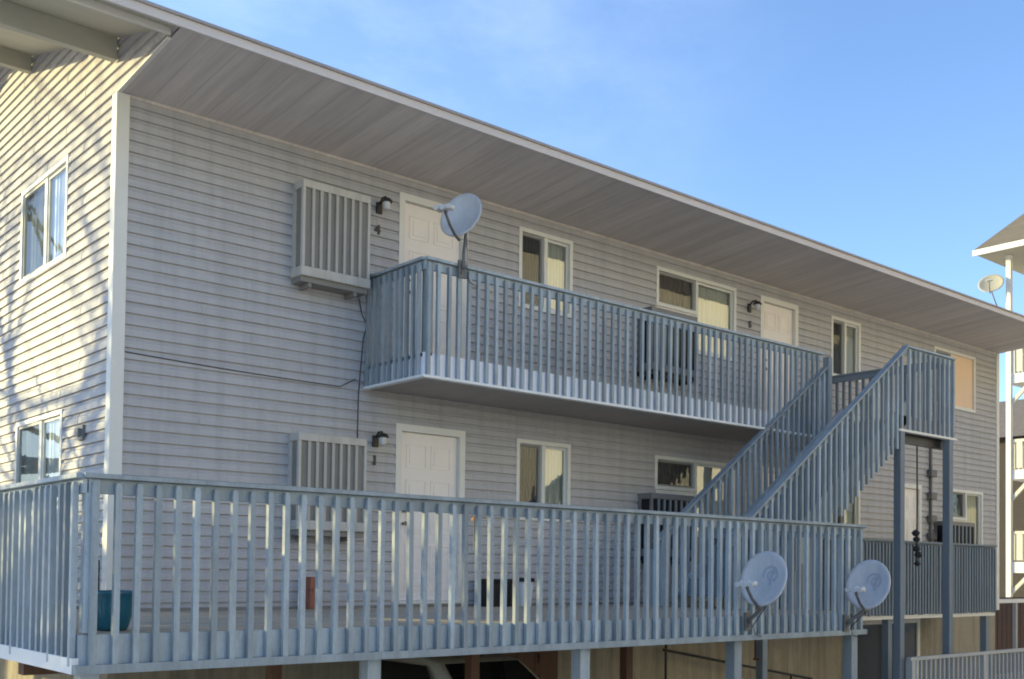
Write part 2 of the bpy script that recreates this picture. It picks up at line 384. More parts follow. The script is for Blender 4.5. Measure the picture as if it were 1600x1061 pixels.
def door(P, x0, x1, z0, z1, panels=True, knob_left=True):
    t = .085
    f = MB()
    f.box(x0, x0+t, -.08, .03, z0, z1, P=P); f.box(x1-t, x1, -.08, .03, z0, z1, P=P); f.box(x0+t, x1-t, -.08, .03, z1-t, z1, P=P)
    f.box(x0+t, x1-t, -.08, .04, z0, z0+.035, P=P)
    d = f.build('door_frame', M_TRIM, BLD)
    q = MB(); a, b, za, zb = x0+t+.004, x1-t-.004, z0+.038, z1-t-.004
    q.box(a, b, -.075, -.035, za, zb, P=P)
    w = (b-a); 
    for (px0, px1) in ((a+.12*w, a+.46*w), (a+.54*w, a+.88*w)):
        for (pz0, pz1) in ((.06, .33), (.40, .72), (.79, .93)):
            zz0, zz1 = za+(zb-za)*pz0, za+(zb-za)*pz1
            # recessed groove frame with raised field
            for r in ((px0, px1, zz0, zz0+.014), (px0, px1, zz1-.014, zz1), (px0, px0+.014, zz0+.014, zz1-.014), (px1-.014, px1, zz0+.014, zz1-.014)):
                q.box(r[0], r[1], -.035, -.027, r[2], r[3], P=P)
            q.box(px0+.05, px1-.05, -.035, -.028, zz0+.05, zz1-.05, P=P)
    q.build('door_panel', M_DOOR, d)
    hx = a+.07 if knob_left else b-.07
    for zz, r in ((za+.95, .028), (za+1.1, .022)):
        c = Vector(P(hx, -.03, zz)); e = Vector(P(hx, .03, zz)); h = MB(); h.tube([c, c.lerp(e, .5), e], [r*.6, r*.6, r], 10)
        h.build('door_handle' if r > .025 else 'deadbolt', M_DISHB, d)
for i, (a, b, c, d_) in enumerate(DOORS): door(FAC, a, b, c, d_)

def window(P, x0, x1, z0, z1, left='dark', right='pale', lz0=None, rz0=None, split=.5, screen='left'):
    """two-light slider; lz0/rz0 raise one light's sill"""
    t = .055; f = MB(); xm = x0+(x1-x0)*split
    lz = z0 if lz0 is None else lz0; rz = z0 if rz0 is None else rz0
    f.box(x0, x0+t, -.07, .03, lz, z1, P=P); f.box(x1-t, x1, -.07, .03, rz, z1, P=P)
    f.box(x0+t, x1-t, -.07, .03, z1-t, z1, P=P)
    f.box(x0+t, xm, -.07, .033, lz, lz+t, P=P); f.box(xm, x1-t, -.07, .033, rz, rz+t, P=P)
    f.box(xm-.028, xm+.028, -.065, .012, min(lz, rz)+t, z1-t, P=P)
    if lz0 is not None:                           # filler panel under the raised light
        f.box(x0, xm, -.03, .006, z0, lz, P=P)
    fr = f.build('window', M_TRIM, BLD)
    for (a, b, zz, kind, dep) in ((x0+t, xm-.028, lz, left, -.045), (xm+.028, x1-t, rz, right, -.03)):
        if P is GAB: dep += .03
        s = MB(); u = .034
        s.box(a, a+u, dep-.02, dep+.012, zz+t, z1-t, P=P); s.box(b-u, b, dep-.02, dep+.012, zz+t, z1-t, P=P)
        s.box(a+u, b-u, dep-.02, dep+.012, z1-t-u, z1-t, P=P); s.box(a+u, b-u, dep-.02, dep+.012, zz+t, zz+t+u, P=P)
        s.build('sash', M_SASH, fr)
        if kind == 'board':
            g = MB(); g.box(a+u*.2, b-u*.2, dep-.01, dep+.02, zz+t, z1-t, P=P); g.build('panel', M_PEACH, fr); continue
        if screen and kind == (left if screen == 'left' else right):
            g = MB(); g.quad(P(a+.01, dep+.022, zz+t+.01), P(b-.01, dep+.022, zz+t+.01), P(b-.01, dep+.022, z1-t-.01), P(a+.01, dep+.022, z1-t-.01)); g.build('dimming_screen', SCREEN2 if P is GAB else SCREEN, fr, fix=False)  # added sheet that darkens this light of the window
        g = MB(); g.quad(P(a+u, dep, zz+t+u), P(b-u, dep, zz+t+u), P(b-u, dep, z1-t-u), P(a+u, dep, z1-t-u)); g.build('pane', GLASS2 if P is GAB else GLASS, fr, fix=False)
        if kind:
            c = MB(); n = 26
            mt = {'dark': M_CURTD, 'pale': M_CURT, 'pink': M_CURTP, 'grey': M_CURTG, 'white': M_WHITE, 'peach': M_PEACH}[kind]
            pts = [(a-.02+(b-a+.04)*i/n, -.092+(.012*math.sin(i*1.9)+.006*math.sin(i*.7))) for i in range(n+1)]
            if P is GAB: pts = [(ua, oa+.035) for ua, oa in pts]
            for (ua, oa), (ub, ob) in zip(pts, pts[1:]):
                c.quad(P(ua, oa, zz+.03), P(ub, ob, zz+.03), P(ub, ob, z1-.03), P(ua, oa, z1-.03))
            c.build('curtain', mt, fr, fix=False, smooth=(kind != 'peach'))
window(FAC, *WINS[0], 'dark', 'pale')
window(FAC, *WINS[1], 'dark', 'pale')
window(FAC, *WINS[2], 'pink', 'pale', lz0=1.62)
window(FAC, *WINS[3], 'pink', 'pale', lz0=4.40)
window(FAC, *WINS[4], 'dark', 'pale')
window(FAC, *WINS[5], 'dark', 'pale')
window(FAC, *WINS[6], 'dark', 'board', split=.42)
window(FAC, *WINS[7], 'dark', 'pale', lz0=1.52)
for w in GW: window(GAB, *w, 'white', 'grey', split=.46, screen='right')
# basement opening under the walkway
m = MB()
for x0, x1 in ((13.3, 15.9),):
    m.box(x0, x0+.1, -.04, .03, -1.9, -.5); m.box(x1-.1, x1, -.04, .03, -1.9, -.45); m.box(x0+.1, x1-.1, -.04, .03, -.55, -.45)
bo = m.build('basement_window', M_TRIM, BLD)
m = MB(); m.box(13.4, 15.8, -.01, .03, -1.9, -.55); m.build('dark_pane', M_DWIN, bo)
# vent on gable
m = MB(); m.box(.70, .86, .02, .05, 1.70, 1.86, P=GAB); m.box(.73, .83, .05, .09, 1.74, 1.82, P=GAB); m.build('wall_vent', M_ACD, BLD)

# ---------------------------------------------------------------- wall lanterns, numbers, cables
LAMPS = [(3.165, 1.93, 'black wall lantern left of the ground-floor door with cream trim'),
         (3.165, 4.76, 'black wall lantern left of the upper door, beside the tall louvred air conditioner'),
         (10.43, 4.76, 'black wall lantern left of the far upper door, by the wide window')]
for x, z, lb in LAMPS:
    t = thing('wall_lantern', lb, 'lamp', (x, -.01, z), 'black wall lanterns')
    m = MB(); m.box(x-.04, x+.04, -.045, -.01, z-.10, z+.04); m.build('back_plate', M_DARK, t, bevel=.006)
    m = MB(); m.tube([(x, -.045, z+.02), (x, -.10, z+.075), (x, -.17, z+.07), (x, -.19, z+.04)], .013, 8); m.build('arm', M_DARK, t, smooth=True)
    m = MB(); m.lathe([(.0, .05), (.05, .035), (.075, .0), (.07, -.008), (0, -.008)], (x, -.19, z+.01), 14); m.build('cap', M_DARK, t)
    m = MB(); m.lathe([(.045, .0), (.045, -.07), (.03, -.09), (0, -.095)], (x, -.19, z), 14); m.build('glass_shade', M_LNB, t, smooth=True)
def digit(x, z, ch, lb):
    cu = bpy.data.curves.new('house_number', 'FONT'); cu.body = ch; cu.size = .15; cu.extrude = .006; cu.offset = .008; cu.align_x = 'CENTER'; cu.align_y = 'CENTER'
    cu.materials.append(M_DARK)
    o = bpy.data.objects.new('house_number', cu); COL.objects.link(o); o.location = (x, -.026, z); o.rotation_euler = (R(90), 0, 0)
    me = bpy.data.meshes.new_from_object(o.evaluated_get(bpy.context.evaluated_depsgraph_get()))
    q = bpy.data.objects.new('house_number', me); COL.objects.link(q); q.location = o.location; q.rotation_euler = o.rotation_euler
    bpy.data.objects.remove(o); q.name = 'house_number'
    tag(q, lb, 'house number', 'house numbers')
digit(3.15, 4.46, '4', 'black house number 4 below the lantern beside the upper left door')
digit(3.16, 1.665, '1', 'black house number 1 below the lantern beside the ground-floor left door')
digit(10.46, 4.46, '5', 'black house number below the lantern beside the far upper door')
m = MB(); pts = []
for i in range(15):
    s = i/14; pts.append((.0+2.55*s, -.032, 2.555-.012*math.sin(s*3.14)-.055*s))
pts += [(2.66, -.036, 2.50), (2.76, -.045, 2.555), (2.86, -.05, 2.61)]
m.tube(pts, .006, 6)
tag(m.build('wall_cable', M_CABLE, smooth=True), 'black cable sagging across the siding from the corner trim to the balcony end', 'cable', 'wall cables')
m = MB(); m.tube([(2.90, -.035, 3.58), (2.93, -.05, 3.40), (3.0, -.06, 3.28), (2.96, -.045, 3.1), (2.93, -.04, 2.7), (2.915, -.03, 2.4), (2.91, -.028, 1.9)], .007, 6)
tag(m.build('wall_cable', M_CABLE, smooth=True), 'dark cable dropping from the upper louvred air conditioner down to the ground floor', 'cable', 'wall cables')

# ---------------------------------------------------------------- air conditioners
def ac(x0, x1, z0, z1, lb, dark=False, dep=.26, ribs=8):
    t = thing('air_conditioner', lb, 'air conditioner', (x0, 0, z0), 'louvred wall air conditioners')
    W, B = (M_ACD, M_ACDB) if dark else (M_ACW, M_ACB)
    y1 = -.02; y0 = -dep; tr = .16; cap = .085
    m = MB()
    m.box(x0, x1, y0, y1, z1-cap, z1)                                   # cap
    m.box(x0, x0+.035, y0, y0+.05, z0+tr, z1-cap); m.box(x1-.035, x1, y0, y0+.05, z0+tr, z1-cap)
    m.box(x0, x0+.03, y1-.06, y1, z0+tr, z1-cap); m.box(x1-.03, x1, y1-.06, y1, z0+tr, z1-cap)
    m.box(x0, x1, y1-.0, y1+.012, z0, z1)
    m.build('housing', W, t, bevel=.006)
    m = MB(); m.box(x0+.02, x1-.02, y0+.03, y1-.003, z0+tr-.02, z1-cap-.002); m.build('coil', M_ACG if not dark else M_BLACK, t)
    m = MB(); n = ribs; w = (x1-x0-.07)/n
    for i in range(1, n):
        xc = x0+.035+w*i; m.box(xc-.017, xc+.017, y0+.002, y0+.028, z0+tr, z1-cap)
    m.build('grille', B, t)
    m = MB(); m.box(x0-.02, x1+.005, y0-.02, y1, z0+.05, z0+tr); m.build('drip_tray', W, t, bevel=.012)
    m = MB(); m.box(x0+.0, x1-.02, y0+.02, y1, z0-.01, z0+.048); m.box(x0+.1, x0+.14, y0+.03, y1, z0-.06, z0-.012); m.box(x1-.2, x1-.16, y0+.03, y1, z0-.06, z0-.012)
    m.build('support_bracket', M_ACG if not dark else M_BLACK, t)
ac(2.0, 2.9, 3.60, 4.745, 'tall cream louvred air conditioner high on the wall left of the upper door')
ac(2.0, 2.9, .74, 1.88, 'cream louvred air conditioner on the ground-floor wall left of the lower door')
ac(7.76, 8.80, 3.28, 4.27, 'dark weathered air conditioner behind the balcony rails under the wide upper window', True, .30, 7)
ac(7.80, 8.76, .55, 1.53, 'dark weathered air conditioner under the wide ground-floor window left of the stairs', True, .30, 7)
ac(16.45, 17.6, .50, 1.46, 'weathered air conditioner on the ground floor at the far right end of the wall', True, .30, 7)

# ---------------------------------------------------------------- railings
BAL_MESH = {}
def baluster_mesh(h, mt, w=.042, d=.04):
    k = (round(h, 3), mt.name, w)
    if k not in BAL_MESH:
        m = MB(); m.box(-w/2, w/2, -d/2, d/2, 0, h-.02)
        m.box(-w/2+.004, w/2-.004, -d/2+.004, d/2-.004, h-.02, h)
        BAL_MESH[k] = m.mesh('baluster', mt)
    return BAL_MESH[k]
def balusters(par, pts, h, mt, rot=0, w=.042):
    me = baluster_mesh(h, mt, w)
    for p in pts:
        o = bpy.data.objects.new('baluster', me); COL.objects.link(o); o.location = (p[0]+random.uniform(-.006, .006), p[1], p[2]+random.uniform(-.008, .004))
        child(o, par); o.rotation_euler = (random.uniform(-.003, .003), random.uniform(-.006, .006), rot)
def frange(a, b, st):
    n = int(round((b-a)/st)); return [a+st*i for i in range(n+1) if a+st*i <= b+1e-6]

# lower deck
DX0, DX1, DY, DZ = -1.517, 8.03, -3.614, -.10
DK = thing('wooden_deck', 'low blue-grey painted deck along the ground floor, standing on square posts', 'deck', (DX0, DY, GZ))
m = MB(); y = DY+.05
while y < -.03:
    m.box(DX0+.04, DX1-.03, y, min(y+.136, -.025), DZ-.035, DZ+random.uniform(-.002, .002)); y += .142
m2y = 0.0
x = DX0+.04
while m2y < 4.3:
    m.box(DX0+.04, -.03, m2y, m2y+.136, DZ-.035, DZ+random.uniform(-.002, .002)); m2y += .142
m.build('floor_boards', M_DECK, DK)
m = MB(); m.box(DX0, DX1, DY+.012, DY+.05, -.36, DZ-.005); m.box(DX1-.03, DX1, DY+.05, -.03, -.36, DZ-.04); m.build('rim_board', M_BLUE, DK)
m = MB(); m.box(DX0, DX0+.038, DY+.05, 4.4, -.36, DZ-.005); m.build('rim_board', M_BLUE, DK)
m = MB(); m.box(DX0-.04, DX1+.004, DY-.048, DY+.012, -.366, -.305); m.build('kick_strip', M_BLUE, DK)
m = MB(); m.box(DX0-.045, DX0, DY+.012, 4.4, -.366, -.26); m.build('kick_strip', M_WHITE, DK)
m = MB()
for x in frange(DX0+.3, DX1-.2, .61): m.box(x, x+.04, DY+.06, -.05, -.33, DZ-.04)
m.build('joists', M_BROWN, DK)
m = MB(); m.box(DX0+.1, DX1-.1, -2.1, -1.96, -.50, -.335); m.build('joist_beam', M_BROWN, DK)
for x in (-1.42, .87, 3.27, 5.62, 7.93):
    m = MB(); m.box(x-.065, x+.065, DY+.06, DY+.19, GZ, -.362); m.build('post', M_BLUE, DK, bevel=.006)
for y in (.3, 4.2):
    m = MB(); m.box(DX0+.05, DX0+.18, y-.065, y+.065, GZ, -.362); m.build('post', M_BLUE, DK, bevel=.006)
for x in (-.9, .78, 3.1, 5.45):
    m = MB(); m.box(x-.055, x+.055, -2.09, -1.98, GZ, -.502); m.build('inner_post', M_BROWN, DK)

def straight_rail(name, lab, a, b, out, z_top, z_bot, st, mt, first=None, grp='blue-grey wooden railings', cap=True, posts=(), bh=None, off=0):
    """level railing from a to b (xy); balusters on the out side"""
    A = Vector((*a, 0)); B = Vector((*b, 0)); d = (B-A).normalized(); n = Vector((*out, 0)); L = (B-A).length
    t = thing(name, lab, 'railing', (a[0], a[1], z_bot), grp)
    m = MB(); up = (0, 0, 1)
    m.bar(A-n*.022+Vector((0,0,z_top-.085)), B-n*.022+Vector((0,0,z_top-.085)), .038, .10)
    m.bar(A-n*.004+Vector((0,0,z_top-.017)), B-n*.004+Vector((0,0,z_top-.017)), .10, .033)
    m.build('top_rail', mt, t, bevel=.004)
    rot = math.atan2(d.y, d.x)
    f = first if first is not None else st*.5
    pts = [A+d*u+n*.021+Vector((0,0,z_bot+.05)) for u in frange(f, L-.03, st)]
    balusters(t, pts, z_top-z_bot-.105, mt, rot)
    for u in posts:
        p = A+d*u-n*.045; q = MB(); q.box(p.x-.045, p.x+.045, p.y-.045, p.y+.045, z_bot+.27, z_top-.036); q.build('post', mt, t, bevel=.004)
    return t
straight_rail('deck_railing', 'long blue-grey railing along the front of the lower deck', (DX0, DY), (DX1, DY), (0, -1), .983, -.364, .144, M_BLUE, first=.08, posts=(.07,))
straight_rail('deck_railing', 'mottled sunlit railing on the left side of the lower deck', (DX0, 4.4), (DX0, DY), (-1, 0), .981, -.364, .144, M_BLUE, first=.02)
straight_rail('deck_railing', 'short end railing of the lower deck beside the far satellite dish', (DX1, DY), (DX1, -1.25), (1, 0), .979, -.364, .144, M_BLUE, first=.1)

# rear walkway at right
WK = thing('walkway', 'narrow wooden walkway along the ground floor right of the stairs', 'walkway', (8.06, -1.2, GZ))
m = MB(); y = -1.18
while y < -.05:
    m.box(8.04, 16.58, y, min(y+.136, -.03), DZ-.035, DZ); y += .142
m.build('floor_boards', M_DECK, WK)
m = MB(); m.box(8.04, 16.6, -1.19, -1.15, -.38, DZ-.004); m.box(16.56, 16.6, -1.15, -.03, -.38, DZ-.04); m.build('rim_board', M_TRIM, WK)
for x in (9.4, 12.9, 16.4):
    m = MB(); m.box(x-.06, x+.06, -1.14, -1.02, GZ, -.382); m.build('post', M_BLUED, WK)
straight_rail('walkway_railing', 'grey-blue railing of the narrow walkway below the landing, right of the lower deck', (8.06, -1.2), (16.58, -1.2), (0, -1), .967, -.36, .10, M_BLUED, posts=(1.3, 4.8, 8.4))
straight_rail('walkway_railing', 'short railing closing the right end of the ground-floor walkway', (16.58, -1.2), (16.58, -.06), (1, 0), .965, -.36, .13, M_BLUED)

# balcony
BX0, BX1, BY, BZ = 3.03, 12.63, -1.186, 2.79
BC = thing('balcony', 'upper balcony with pale rim hanging along the front wall', 'balcony', (BX0, 0, 2.515))
m = MB(); m.box(BX0, BX1, BY+.03, -.03, BZ-.04, BZ); m.build('floor_boards', M_DECK, BC)
m = MB(); m.box(BX0, BX1, BY, BY+.03, 2.535, BZ+.005); m.box(BX0, BX0+.03, BY+.03, -.03, 2.535, BZ+.005); m.box(BX1-.03, BX1, BY+.03, -.03, 2.535, BZ+.005); m.build('rim_board', M_RIM, BC)
m = MB(); m.box(BX0-.05, BX1+.0, BY-.055, BY+.03, 2.505, 2.535); m.box(BX0-.05, BX0+.03, BY+.03, -.03, 2.505, 2.535); m.build('bottom_trim', M_WHITE, BC)
m = MB(); x = BX0+.03
while x < BX1:
    x2 = min(x+1.22, BX1); m.box(x+.004, x2-.004, BY+.03, -.03, 2.512, 2.53); x = x2
m.build('underside', M_UNDER, BC)
m = MB()
for x in frange(BX0+.5, BX1, .8): m.box(x, x+.04, BY+.03, -.04, 2.54, BZ-.045)
m.build('joists', M_UNDER, BC)
straight_rail('balcony_railing', 'long blue-grey railing along the front of the upper balcony', (BX0, BY), (10.78, BY), (0, -1), 3.867, 2.49, .14, M_BLUE, first=.04, posts=(.07,))
straight_rail('balcony_railing', 'short blue-grey railing closing the left end of the upper balcony', (BX0, -.04), (BX0, BY), (-1, 0), 3.865, 2.49, .115, M_BLUE, first=.03)

# stairs
SY0, SY1 = -1.27, -2.40
SL = .722; SXB, SXT = 7.16, 11.16; RISE, NT = 2.89/15, 14
ST = thing('staircase', 'blue-grey wooden outdoor stairs climbing from the lower deck to the upper balcony', 'stairs', (SXB, SY0, DZ))
tread = None
for i in range(NT):
    z = DZ+RISE*(i+1); x = SXB+(SXT-SXB)*i/14
    if tread is None:
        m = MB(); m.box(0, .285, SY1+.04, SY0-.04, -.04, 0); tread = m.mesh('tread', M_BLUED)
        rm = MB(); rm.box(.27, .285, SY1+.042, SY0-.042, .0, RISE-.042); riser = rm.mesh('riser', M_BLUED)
    for me, nm in ((tread, 'tread'), (riser, 'riser')):
        o = bpy.data.objects.new(nm, me); COL.objects.link(o); o.location = (x, 0, z); child(o, ST)
for ys in (SY0-.02, SY1+.02):
    m = MB(); pts = []
    zt = lambda x: DZ+RISE+SL*(x-SXB)+.03
    xs = (SXB-.02, SXT+.02)
    prof_ = [(xs[0], DZ+.005), (xs[0], zt(xs[0])), (xs[1], zt(xs[1])), (xs[1], zt(xs[1])-.36), (xs[0]+.28, DZ+.005)]
    for y in (ys-.02, ys+.02): m.poly([(px, y, pz) for px, pz in prof_])
    for i in range(5):
        p, q = prof_[i], prof_[(i+1) % 5]; m.quad((p[0], ys-.02, p[1]), (q[0], ys-.02, q[1]), (q[0], ys+.02, q[1]), (p[0], ys+.02, p[1]))
    m.build('stringer', M_BLUE, ST)
def stair_rail(lab, y, out, xtop, ztop, xbot):
    t = thing('stair_railing', lab, 'railing', (xbot, y, DZ), 'sloping stair railings')
    zb = ztop-SL*(xtop-xbot)
    m = MB(); A = Vector((xbot, y-.0, zb-.085)); B = Vector((xtop, y, ztop-.085))
    def sl(y0, y1, lo, hi):
        a = [(xbot, zb), (xtop, ztop)]
        m.box(0, 1, y0, y1, lo, hi, P=lambda u, yy, z: (xbot+(xtop-xbot)*u, yy, zb+(ztop-zb)*u+z))
    yi = y-out*.0
    sl(min(y, y-out*.04), max(y, y-out*.04), -.165, -.043); sl(y-.05, y+.05, -.042, 0)
    m.build('handrail', M_BLUE, t, bevel=.004)
    pts = [(x, y+out*.022, 0) for x in frange(xbot+.09, xtop-.03, .135)]
    h = 1.34; me = baluster_mesh(h, M_BLUE)
    for x, yy, _ in pts:
        zt_ = zb+SL*(x-xbot)-.055; hh = min(h, zt_-DZ-.01)
        o = bpy.data.objects.new('baluster', me); COL.objects.link(o); o.location = (x, yy, zt_-hh); child(o, t)
        if hh < h: o.scale = (1, 1, hh/h)
    m = MB(); px = xbot+.05; m.box(px-.045, px+.045, y-out*.13, y-out*.042, DZ+.002, zb+SL*.05-.17); m.build('post', M_BLUE, t)
    return t
tr = stair_rail('sloping stair railing nearest the viewer, on the outer side of the steps', SY1, -1, 11.155, 3.861, 7.0)
tr2 = stair_rail('sloping stair railing on the balcony side of the steps', -1.232, -1, 10.86, 3.70, 6.85)
m = MB(); m.box(10.80, 10.90, -1.29, -1.19, 2.5, 3.80); m.build('post', M_BLUE, tr2)
# landing
LD = thing('stair_landing', 'small raised landing on two tall posts at the top of the stairs', 'landing', (11.17, -2.4, GZ))
m = MB(); y = -2.38
while y < -1.2:
    m.box(11.17, 12.62, y, min(y+.136, -1.2), BZ-.04, BZ); y += .142
m.build('floor_boards', M_DECK, LD)
m = MB(); m.box(10.96, 12.63, -2.4, -2.36, 2.57, BZ-.003); m.box(12.59, 12.63, -2.36, -1.2, 2.57, BZ-.045); m.box(11.1, 11.14, -2.36, -1.2, 2.57, BZ-.045); m.build('rim_board', mat('grey_brown_boards', (.30, .265, .25), .7, .15, (3, 3, 3), 12), LD)
m = MB(); m.box(10.9, 12.66, -2.45, -2.36, 2.535, 2.57); m.build('bottom_trim', M_TRIM, LD)
m = MB(); m.box(11.14, 12.59, -2.36, -1.2, 2.55, 2.569); m.build('underside', M_BROWN, LD)
for x in (10.98, 12.45):
    m = MB(); m.box(x-.06, x+.06, -2.46, -2.34, GZ, 2.533); m.build('post', M_BLUED, LD, bevel=.008)
m = MB(); m.box(10.9, 12.6, -2.30, -2.2, 2.40, 2.532); m.build('cross_beam', M_BLACK, LD)
straight_rail('landing_railing', 'level blue-grey railing along the outer side of the stair landing', (11.15, -2.4), (12.63, -2.4), (0, -1), 3.867, 2.52, .15, M_BLUE, posts=(1.44,))
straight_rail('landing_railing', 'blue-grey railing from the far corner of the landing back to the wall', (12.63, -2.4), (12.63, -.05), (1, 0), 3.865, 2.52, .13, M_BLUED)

# ---------------------------------------------------------------- satellite dishes
def dish(lb, c, base, n=(-.90, -.16, .3), emblem=True, w=.52, h=.60, par_group='satellite dishes', col=None):
    c = Vector(c); base = Vector(base); n = Vector(n).normalized()
    up = (Vector((0, 0, 1))-n*n.z).normalized(); sd = up.cross(n).normalized()
    t = thing('satellite_dish', lb, 'satellite dish', tuple(base), par_group)
    P = lambda a, b, o: c+sd*a+up*b+n*o
    def surf(r, th): a = r*math.cos(th)*w/2; b = r*math.sin(th)*h/2; return a, b, .07*r*r-.02
    m = MB(); NR, NS = 7, 36; n0 = len(m.v)
    for side, off in ((0, 0), (4, -.014)):
        for i in range(NR+1):
            for k in range(NS):
                a, b, o = surf(i/NR if i else .001, 2*math.pi*k/NS); m.v.append(tuple(P(a*(1+.012*side), b*(1+.012*side), o+off)))
    tot = (NR+1)*NS
    for s in range(2):
        for i in range(NR):
            for k in range(NS):
                q = s*tot+i*NS; r = s*tot+(i+1)*NS; m.f.append((q+k, q+(k+1) % NS, r+(k+1) % NS, r+k)); m.m.append(0)
    for k in range(NS):
        a = NR*NS; m.f.append((a+k, a+(k+1) % NS, tot+a+(k+1) % NS, tot+a+k)); m.m.append(0)
    m.build('reflector', col or M_DISH, t, smooth=True)
    if emblem:
        e = MB()
        def stroke(pts, wd):
            for (a0, b0), (a1, b1) in zip(pts, pts[1:]):
                dx, dy = a1-a0, b1-b0; l = math.hypot(dx, dy) or 1; nx, ny = -dy/l*wd/2, dx/l*wd/2
                q = [(a0-nx, b0-ny), (a1-nx, b1-ny), (a1+nx, b1+ny), (a0+nx, b0+ny)]
                e.quad(*[P(a, b, .07*((2*a/w)**2+(2*b/h)**2)-.02+.003) for a, b in q])
        arc = lambda cx, cy, r, t0, t1, k=10: [(cx+r*math.cos(R(t0+(t1-t0)*i/k)), cy+r*math.sin(R(t0+(t1-t0)*i/k))) for i in range(k+1)]
        stroke(arc(.05, .06, .085, -60, 200), .028)
        stroke(arc(.06, .05, .045, 20, 300), .024)
        stroke([(.10, .14), (.05, .0), (.07, -.06)], .03)
        e.build('emblem', M_EMB, t, fix=False)
    low = P(0, -h/2+.02, .0)
    fd = P(0, -h*.30, .40)
    m = MB(); m.tube([P(0, -h/2-.01, -.03), P(0, -h/2-.02, .06), P(0, -h*.47, .22), fd-n*.03-up*.02], .017, 8); m.build('feed_arm', M_DISHB, t, smooth=True)
    m = MB(); tgt = (c-fd).normalized(); a0 = fd
    m.tube([a0-tgt*.05, a0-tgt*.02, a0+tgt*.0, a0+tgt*.02, a0+tgt*.06, a0+tgt*.065], [.03, .035, .022, .022, .042, .036], 12)
    for s_ in (-.075, .075):
        q = fd+sd*s_; m.tube([q-tgt*.05, q+tgt*.0, q+tgt*.05], [.028, .022, .036], 10)
    m.bar(fd-sd*.09-tgt*.03, fd+sd*.09-tgt*.03, .03, .04, up=tuple(up))
    m.build('feed_horn', M_LNB, t, smooth=False)
    bk = P(0, -h*.12, -.08)
    m = MB(); m.bar(P(0, -h*.30, -.045), P(0, h*.12, -.045), .10, .05, up=tuple(n)); m.bar(P(0, -h*.1, -.04), bk-n*.04, .07, .07, up=tuple(up)); m.build('back_bracket', M_DISHB, t)
    m = MB(); el = Vector((bk.x-n.x*.04, bk.y-n.y*.04, bk.z-.10))
    m.tube([bk-n*.04+Vector((0,0,.05)), el, el.lerp(base, .45)+Vector((0,0,-.03)), base+Vector((0,-.03,.02)), base], .021, 10); m.build('mast', M_DISHB, t, smooth=True)
    m = MB(); m.box(base.x-.05, base.x+.05, base.y-.012, base.y+.012, base.z-.10, base.z+.10)
    m.tube([base+Vector((-.02, -.02, -.06)), el.lerp(base, .6)], .01, 6); m.build('mount_plate', M_DISHB, t)
    m = MB(); m.tube([fd+Vector((0, 0, -.03)), fd.lerp(low, .55)+Vector((0, -.01, -.07)), low+Vector((0, 0, -.05)), el+Vector((.02, 0, -.03)), base+Vector((.05, -.035, -.05)), base+Vector((.10, -.03, -.14)), base+Vector((.22, -.02, -.17))], .006, 6)
    m.build('coax_cable', M_CABLE, t, smooth=True)
    return t
dish('grey satellite dish with dark emblem on the deck railing, the one nearer the middle', (5.58, -3.93, .30), (5.62, -3.675, -.16))
dish('grey satellite dish with dark emblem at the right end of the lower deck railing', (7.63, -3.93, .24), (7.54, -3.675, -.22))
dish('plain grey satellite dish standing above the balcony railing in front of the upper door', (3.47, -1.28, 4.39), (3.50, -1.245, 3.80), n=(-.80, -.36, .3), emblem=False, w=.50, h=.56)

# ---------------------------------------------------------------- things on the deck
t = thing('planter_pot', 'glossy teal planter pot on the deck behind the left corner railing', 'plant pot', (-1.2, -3.32, DZ))
m = MB(); m.lathe([(0, .004), (.10, .004), (.115, .03), (.15, .17), (.148, .25), (.162, .262), (.162, .285), (.14, .285), (.135, .25), (0, .245)], (-1.17, -3.26, DZ), 28); m.build('pot', M_TEAL, t, smooth=True)
m = MB(); m.lathe([(.134, .252), (.05, .262), (0, .265)], (-1.17, -3.26, DZ), 20); m.build('soil', M_BROWN, t)
m = MB(); m.tube([(-1.28, -3.27, .15), (-1.285, -3.28, .4)], .012, 6); m.build('stake', M_DARK, t)
t = thing('flower_pot', 'small square terracotta planter against the wall below the louvred air conditioner', 'plant pot', (2.26, -.16, DZ))
m = MB(); m.box(2.19, 2.33, -.24, -.1, DZ+.002, .10); m.box(2.185, 2.335, -.245, -.095, .10, .12); m.box(2.19, 2.33, -.24, -.1, .122, .265); m.build('pot', M_BRICKRED, t, bevel=.006)
t = thing('crate', 'black plastic crate on the deck against the wall right of the lower door', 'crate', (4.86, -.25, DZ))
m = MB(); m.box(4.70, 5.10, -.38, -.12, DZ+.003, .22); m.box(4.68, 5.12, -.40, -.10, .225, .255)
for xx in (4.76, 4.86, 4.96, 5.04): m.box(xx-.02, xx+.02, -.389, -.38, DZ+.03, .19)
m.build('crate_body', M_BLACK, t, bevel=.008)
t = thing('bucket', 'white bucket with a black lid beside the black crate', 'bucket', (5.33, -.25, DZ))
m = MB(); m.lathe([(0, .004), (.11, .004), (.135, .30), (.142, .31), (.142, .33), (0, .33)], (5.35, -.27, DZ), 22); m.build('bucket_body', M_WHITE, t, smooth=False)
m = MB(); m.lathe([(.15, .32), (.15, .365), (.12, .375), (0, .375)], (5.35, -.27, DZ), 22); m.build('lid', M_BLACK, t)
t = thing('wind_chime', 'small orange wind chime hanging behind the deck railing near the lower door', 'wind chime', (1.93, -3.54, .86))
m = MB(); m.lathe([(0, .05), (.035, .03), (.045, .0), (0, -.005)], (1.95, -3.50, .80), 14); m.tube([(1.95, -3.50, .84), (1.95, -3.53, .90)], .004, 5); m.build('cap', M_ORANGE, t)
m = MB()
